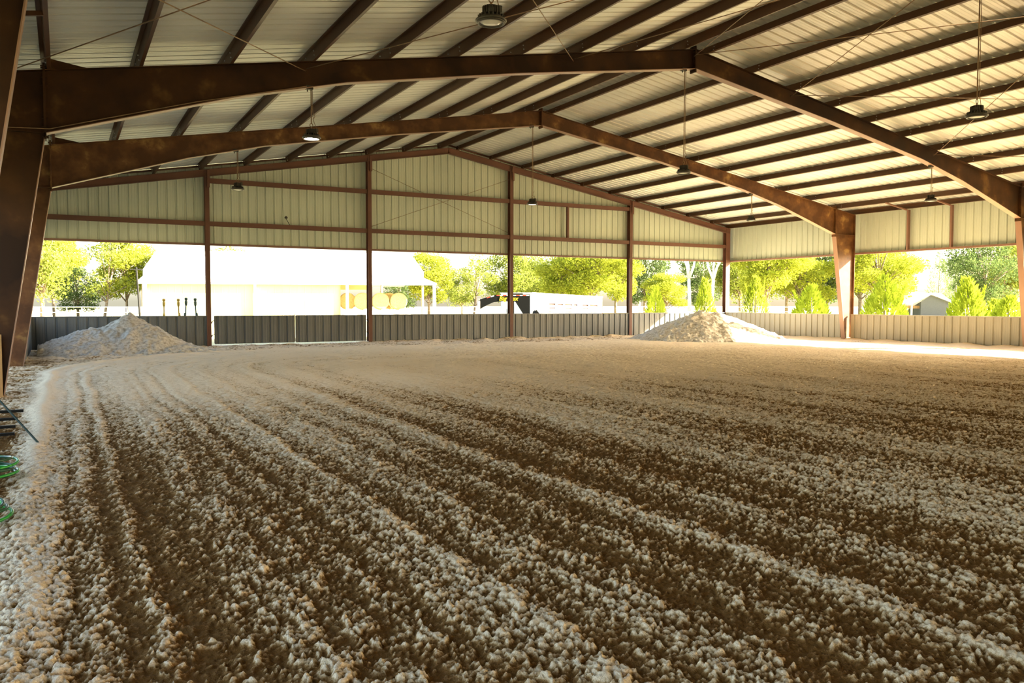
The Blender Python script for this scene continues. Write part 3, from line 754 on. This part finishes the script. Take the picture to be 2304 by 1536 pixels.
# utility pole, pipe fences
m_ = MB(); m_.tube([(5.95,29.6,-.1),(5.75,29.6,3.9)],[.075,.055],8); m_.bar((5.35,29.6,3.75),(6.15,29.6,3.75),.05,.06)
tag(m_.build('utility_pole', M['black']), 'dark pole with a short crossarm at the corner of the white barn', 'pole')
def pipe_fence(a, b, label, h=1.22, n=10):
    a = Vector(a); b = Vector(b); e = empty('pipe_fence', tuple(a), label, 'fence', 'pipe fences in the field')
    for z in (.5,.85,h):
        MB().tube([a+Vector((0,0,z)), b+Vector((0,0,z))], .035, 6).build('rail', M['galv'], e)
    for k in range(n+1):
        p = a.lerp(b, k/n); MB().tube([p+Vector((0,0,-.1)), p+Vector((0,0,h))], .04, 6).build('post', M['galv'], e)
pipe_fence((29.5,27.5,0),(37,24,0),'pale pipe fence between barn and black trailer')
pipe_fence((41,22,0),(53,13.5,0),'grey pipe fence behind the sunlit sand heap')
pipe_fence((-2,34,0),(7,30,0),'pale pipe fence beyond the shaded sand heap')
# small house far off
hs = empty('house', (86,26,0), 'small grey house with a white roof among the trees', 'house')
HA = Vector((.48,.877,0)); HB = Vector((.877,-.48,0))
def hp(u, v, z): p = Vector((82.5,25.5,0))+HB*u+HA*v; return (p.x,p.y,z)
m_ = MB(); m_.add([hp(0,0,-.1),hp(3.2,0,-.1),hp(3.2,0,1.55),hp(1.0,0,2.35),hp(0,0,1.7),hp(0,6,-.1),hp(3.2,6,-.1),hp(3.2,6,1.55)],[(0,1,2,3,4),(1,6,7,2),(0,4,5)]); m_.build('wall', M['housewall'], hs)
m_ = MB(); m_.add([hp(-1.2,-.3,1.35),hp(1.0,-.3,2.45),hp(1.2,6,2.75),hp(-1.2,6,1.6), hp(3.6,-.3,1.4),hp(5.9,4,1.45),hp(5.2,6,2.7)],[(0,1,2,3),(1,4,5,6,2)])
m_.build('roof', M['white'], hs)
m_ = MB(); m_.box((0,0,0),(.01,.01,.01)); 
for u in (-.9,):
    MB().bar(hp(u,.2,-.1),hp(u,.2,1.5),.15,.15).build('porch_post', M['white'], hs)
MB().bar(hp(-3,.3,1.1),hp(0,.3,1.1),.08,.3).build('porch_rail', M['board'], hs)

# ------------------------------------------------------------------ trees
def leaves(mb, c, R, n, size, rnd, squash=.8, hollow=.3):
    for _ in range(n):
        while True:
            p = Vector((rnd.uniform(-1,1),rnd.uniform(-1,1),rnd.uniform(-1,1)))
            if hollow < p.length < 1: break
        p = Vector((p.x*R, p.y*R, p.z*R*squash)) + c
        a = Vector((rnd.gauss(0,1),rnd.gauss(0,1),rnd.gauss(0,1))).normalized(); b = a.orthogonal().normalized()
        b = Matrix.Rotation(rnd.uniform(0,6.28),3,a) @ b; d = a.cross(b); s = size*rnd.uniform(.6,1.3)
        mb.add([p-b*s, p+d*s*.55, p+b*s, p-d*s*.55], [(0,1,2,3)])
def broadleaf(name, h, R, seed, lmat, bmat, dens=1., gap=.5, trunk_r=.18, lean=0):
    rnd = random.Random(seed); e = bpy.data.objects.new(name, None); C.objects.link(e)
    t = MB(); f = MB(); th = h*.38
    top = Vector((lean, rnd.uniform(-.3,.3), h*.75))
    t.tube([(0,0,-.2),(lean*.25,0,th*.5),(lean*.5,0,th),tuple(top)],[trunk_r,trunk_r*.8,trunk_r*.65,.04],8)
    nb = int(15*dens)+6
    for k in range(nb):
        z = h*rnd.uniform(.22,.93); ang = rnd.uniform(0,6.28)
        prof = math.sin(min(1,(z/h-.1)/.9)*PI)**.6
        rr = R*prof*rnd.uniform(.35,.85)
        end = Vector((math.cos(ang)*rr+lean*z/h, math.sin(ang)*rr, z))
        st0 = Vector((lean*.5*min(z/h,1),0,max(z*.55,th*.5)))
        mid = st0.lerp(end,.5)+Vector((0,0,.2))
        t.tube([st0,mid,end],[trunk_r*.4,trunk_r*.22,.02],5)
        cr = R*rnd.uniform(.28,.48)
        leaves(f, end, cr, int(400*dens*(1-gap*rnd.random())), .115, rnd, .75)
    t.build('trunk', bmat, e, True); f.build('foliage', lmat, e)
    return e
def cedar(name, h, R, seed, lmat):
    rnd = random.Random(seed); e = bpy.data.objects.new(name, None); C.objects.link(e)
    t = MB(); t.tube([(0,0,-.2),(0,0,h*.95)],[.1,.02],6); t.build('trunk', M['bark'], e)
    f = MB()
    for k in range(1500):
        z = h*(1-rnd.random()**.62); r = R*(1-z/h)**.75*(.55+.45*rnd.random()); a = rnd.uniform(0,6.28)
        p = Vector((math.cos(a)*r, math.sin(a)*r, z)); d = Vector((math.cos(a)*.5, math.sin(a)*.5, 1.)).normalized(); s = rnd.uniform(.12,.3)
        q_ = d.orthogonal().normalized()*s*.22
        f.add([p-q_, p+q_, p+d*s*1.3], [(0,1,2)])
    for k in range(7):
        a = rnd.uniform(0,6.28); r = R*rnd.uniform(.0,.55); z0 = h*rnd.uniform(.45,.75)
        for j in range(50):
            z = z0+h*.3*j/50; p = Vector((math.cos(a)*r*(1+.01*j)+rnd.uniform(-.08,.08)*(1-j/50), math.sin(a)*r+rnd.uniform(-.08,.08)*(1-j/50), z)); d = Vector((rnd.uniform(-.6,.6),rnd.uniform(-.6,.6),1)).normalized(); q_ = d.orthogonal().normalized()*.03
            f.add([p-q_, p+q_, p+d*.2], [(0,1,2)])
    f.build('foliage', lmat, e)
    return e
def bare(name, h, seed):
    rnd = random.Random(seed); e = bpy.data.objects.new(name, None); C.objects.link(e)
    t = MB(); f = MB()
    def grow(p, d, L, r, lv):
        q_ = p + d*L; m_ = p.lerp(q_,.5)+Vector((rnd.uniform(-.1,.1)*L,rnd.uniform(-.1,.1)*L,0))
        t.tube([p,m_,q_],[r,r*.85,r*.65],6)
        if lv == 0:
            leaves(f, q_, .6, 40, .12, rnd); return
        for k in range(3 if lv > 1 else 2):
            dd = (d + Vector((rnd.uniform(-.6,.6),rnd.uniform(-.6,.6),rnd.uniform(.0,.5)))).normalized()
            grow(q_, dd, L*rnd.uniform(.55,.75), r*.58, lv-1)
    grow(Vector((0,0,-.2)), Vector((.03,0,1)), h*.40, .22, 4)
    t.build('trunk', M['palebark'], e, True); f.build('foliage', M['leafG'], e)
    return e
protos = {
 'A': broadleaf('leafy_tree', 9, 3.3, 1, M['leafY'], M['bark'], 1.5, .3),
 'B': broadleaf('leafy_tree', 9, 3.4, 2, M['leafG'], M['bark'], 1.4, .5),
 'C': broadleaf('leafy_tree', 9, 3.2, 3, M['leafD'], M['bark'], 1.3, .5),
 'D': broadleaf('thin_tree', 8, 2.6, 4, M['leafG'], M['bark'], .55, .8, .12, 1.2),
 'E': cedar('young_cedar', 3.2, 1.25, 5, M['leafC']),
 'P': cedar('pine_tree', 10, 2.4, 6, M['leafD']),
 'W': bare('pale_trunk_tree', 10, 12),
}
CX, CY = 1.44, -30.79
cy_, sy_ = math.cos(.5007), math.sin(.5007)
def tree(kind, x, y, s, label, grp, rot=None, first={}):
    p = protos[kind]
    o = copy_tree(p) if kind in first else p; first[kind] = 1
    o.location = (x, y, -.1); o.scale = (s[0], s[0], s[1]) if isinstance(s, tuple) else (s, s, s); o.rotation_euler = (0,0,rot if rot is not None else random.uniform(0,6.28))
    tag(o, label, 'tree', grp)
TREES = [
 ('B',-0.00,40.75,(1.0, 1.05),'leafy green tree seen between the dark column and the white barn, at the column','trees beyond the shaded heap'),
 ('A',0.58,56.41,(0.9, 0.95),'sunlit yellow-green tree partly behind the one at the dark column','trees beyond the shaded heap'),
 ('C',2.55,54.19,(0.8, 0.55),'low dark green tree beyond the shaded sand heap','trees beyond the shaded heap'),
 ('D',4.38,47.48,(1.1, 1.1),'leaning thin tree with open branches before the barn corner','trees beyond the shaded heap'),
 ('A',6.29,48.72,(0.75, 0.95),'yellow-green tree right beside the corner of the white barn','trees beyond the shaded heap'),
 ('B',21.88,88.12,(1.5, 1.0),'tree top showing just over the white barn roof above the posts','trees behind the barn roof'),
 ('A',28.87,86.58,(1.5, 0.93),'tree top just over the white barn roof above the gate','trees behind the barn roof'),
 ('B',15.36,91.69,(1.5, 0.93),'tree top just over the barn roof beside the dark pole','trees behind the barn roof'),
 ('A',33.54,45.23,(0.85, 0.76),'yellow-green tree rising behind the open end of the barn','trees beyond the trailers'),
 ('C',35.68,58.89,(0.9, 0.62),'dark green tree seen under the barn roof behind the hay','trees beyond the trailers'),
 ('B',42.02,55.42,(0.7, 0.6),'sparse small tree in the bright gap beside the trailer coupler','trees beyond the trailers'),
 ('D',36.57,41.28,(1.0, 0.85),'thin twiggy tree above the coupler of the black trailer','trees beyond the trailers'),
 ('B',42.21,43.91,(0.95, 0.85),'green tree straight behind the neck of the black trailer','trees beyond the trailers'),
 ('B',53.80,59.25,(0.9, 0.85),'green tree behind the joint of the two trailers','trees beyond the trailers'),
 ('A',43.13,35.41,(0.95, 0.82),'yellow-green tree above the front of the white trailer','trees beyond the trailers'),
 ('A',43.85,31.60,(1.05, 0.9),'broad yellow-green tree above the rear of the white trailer','trees beyond the trailers'),
 ('A',51.73,38.70,(0.95, 0.9),'yellow-green tree just beside the gable post near the white trailer','trees beyond the trailers'),
 ('B',59.31,57.37,(1.4, 1.1),'big green tree standing farther behind the white trailer','trees beyond the trailers'),
 ('C',58.72,42.86,(0.9, 1.05),'dark tree behind the pipe fence beside the gable post','trees beyond the trailers'),
 ('W',51.78,27.25,1.0,'pale bare-limbed tree behind the peak of the sunlit heap','pale trunk trees'),
 ('W',50.09,22.47,0.95,'forked pale trunk tree between sunlit heap and corner post','pale trunk trees'),
 ('W',61.99,47.92,0.9,'pale branching tree half hidden by leaves near the gable post','pale trunk trees'),
 ('A',58.33,38.51,(0.8, 0.55),'low pale green tree behind the pipe fence','trees beyond the trailers'),
 ('C',69.90,45.87,(1.1, 1.0),'dark green tree behind the pale forked trunk','trees beyond the trailers'),
 ('B',59.45,28.77,(0.9, 1.0),'green tree just past the corner post on the bright side','trees along the bright side'),
 ('A',54.20,20.23,(1.0, 0.95),'sunlit tree in the middle of the opening before the smaller frame','trees along the bright side'),
 ('B',78.09,45.96,(1.4, 1.15),'tall green tree farther back between corner post and smaller frame','trees along the bright side'),
 ('A',59.86,21.69,(1.0, 0.85),'bright yellow-green tree next to the smaller frame','trees along the bright side'),
 ('C',76.79,32.97,(1.1, 1.1),'dark green tree behind the tapered column of the smaller frame','trees along the bright side'),
 ('B',82.83,44.50,(1.4, 1.15),'large green tree far behind the bright opening','trees along the bright side'),
 ('A',64.29,16.99,(1.15, 0.88),'broad sunlit tree just past the tapered column','trees along the bright side'),
 ('B',78.28,29.87,(1.2, 1.15),'tall green tree touching the siding next to the tapered column','trees along the bright side'),
 ('A',95.63,38.64,(1.2, 1.1),'yellow-green tree standing above the small house','trees along the bright side'),
 ('P',93.38,30.74,(0.9, 0.8),'dark layered pine behind the small house','trees along the bright side'),
 ('P',100.89,33.48,(0.9, 0.72),'second dark pine a little farther from the house','trees along the bright side'),
 ('C',80.42,17.29,(1.1, 0.95),'dark green tree near the widest frame column','trees along the bright side'),
 ('B',90.21,21.07,(1.3, 1.15),'large green tree at the edge beside the widest frame column','trees along the bright side'),
 ('C',108.73,36.04,(1.4, 0.95),'distant dark green tree behind the bushy young cedar','trees along the bright side'),
 ('E',36.34,12.88,(0.75, 0.85),'small bright cedar in front of the pipe fence','young bright cedars'),
 ('E',37.19,8.99,(0.8, 0.98),'bright pointed cedar beside the pale forked trunk','young bright cedars'),
 ('E',38.53,5.98,(0.95, 1.0),'bright pointed cedar next to the sunlit corner post','young bright cedars'),
 ('E',41.51,4.35,(1.2, 0.85),'wide bright cedar in front of the yellow-green tree near the column','young bright cedars'),
 ('E',43.68,0.87,(1.3, 1.0),'large pale cedar right of the tapered column','young bright cedars'),
 ('E',42.17,-5.14,(1.05, 0.9),'bushy bright cedar beside the small house','young bright cedars'),
 ('E',44.01,-6.15,(1.1, 0.62),'low bright cedar against the widest frame column','young bright cedars'),
 ('E',61.39,4.88,(0.9, 0.6),'small cedar between the bushy cedar and the edge column','young bright cedars'),
]
for t_ in TREES: tree(*t_)

# ------------------------------------------------------------------ light
sun_to = Vector((1.60,-1.05,1.0)).normalized()
ld = bpy.data.lights.new('sun', 'SUN'); ld.energy = 23; ld.color = (1.0,.90,.69); ld.angle = math.radians(.6)
lo_ = bpy.data.objects.new('sun', ld); C.objects.link(lo_); lo_.rotation_euler = sun_to.to_track_quat('Z','Y').to_euler(); lo_.location = (40,-30,30)
w = bpy.data.worlds.new('world'); sc.world = w; w.use_nodes = True; nt = w.node_tree
bg = nt.nodes['Background']; sk = nt.nodes.new('ShaderNodeTexSky'); sk.sky_type = 'NISHITA'; sk.sun_disc = False
sk.sun_elevation = math.asin(sun_to.z); sk.sun_rotation = math.atan2(sun_to.x, sun_to.y)
sk.altitude = 0; sk.air_density = 1.0; sk.dust_density = 3.0; sk.ozone_density = 1.0
mxs = nt.nodes.new('ShaderNodeMix'); mxs.data_type = 'RGBA'; mxs.blend_type = 'MULTIPLY'; mxs.inputs[0].default_value = 1; mxs.inputs[7].default_value = (1.0,.95,.86,1)
nt.links.new(sk.outputs[0], mxs.inputs[6]); nt.links.new(mxs.outputs[2], bg.inputs[0]); bg.inputs[1].default_value = .36

# ------------------------------------------------------------------ camera
cd = bpy.data.cameras.new('camera'); cam = bpy.data.objects.new('camera', cd); C.objects.link(cam)
cd.sensor_width = 36; cd.sensor_fit = 'HORIZONTAL'; cd.lens = 1840.4*36/2304; cd.clip_end = 1000
yw, pt, ro = .5007, -.0478, .0011
fw = Vector((math.sin(yw)*math.cos(pt), math.cos(yw)*math.cos(pt), math.sin(pt)))
r_ = Vector((math.cos(yw), -math.sin(yw), 0)); u_ = r_.cross(fw)
r2 = r_*math.cos(ro)+u_*math.sin(ro); u2 = -r_*math.sin(ro)+u_*math.cos(ro)
cam.matrix_world = Matrix(((r2.x,u2.x,-fw.x,1.4414),(r2.y,u2.y,-fw.y,-30.7921),(r2.z,u2.z,-fw.z,1.5653),(0,0,0,1)))
sc.camera = cam
sc.view_settings.view_transform = 'Standard'; sc.view_settings.look = 'None'; sc.view_settings.gamma = 1; sc.view_settings.use_curve_mapping = False
sc.view_settings.exposure = 1.75
sc.cycles.max_bounces = 8; sc.cycles.diffuse_bounces = 5; sc.cycles.use_denoising = True
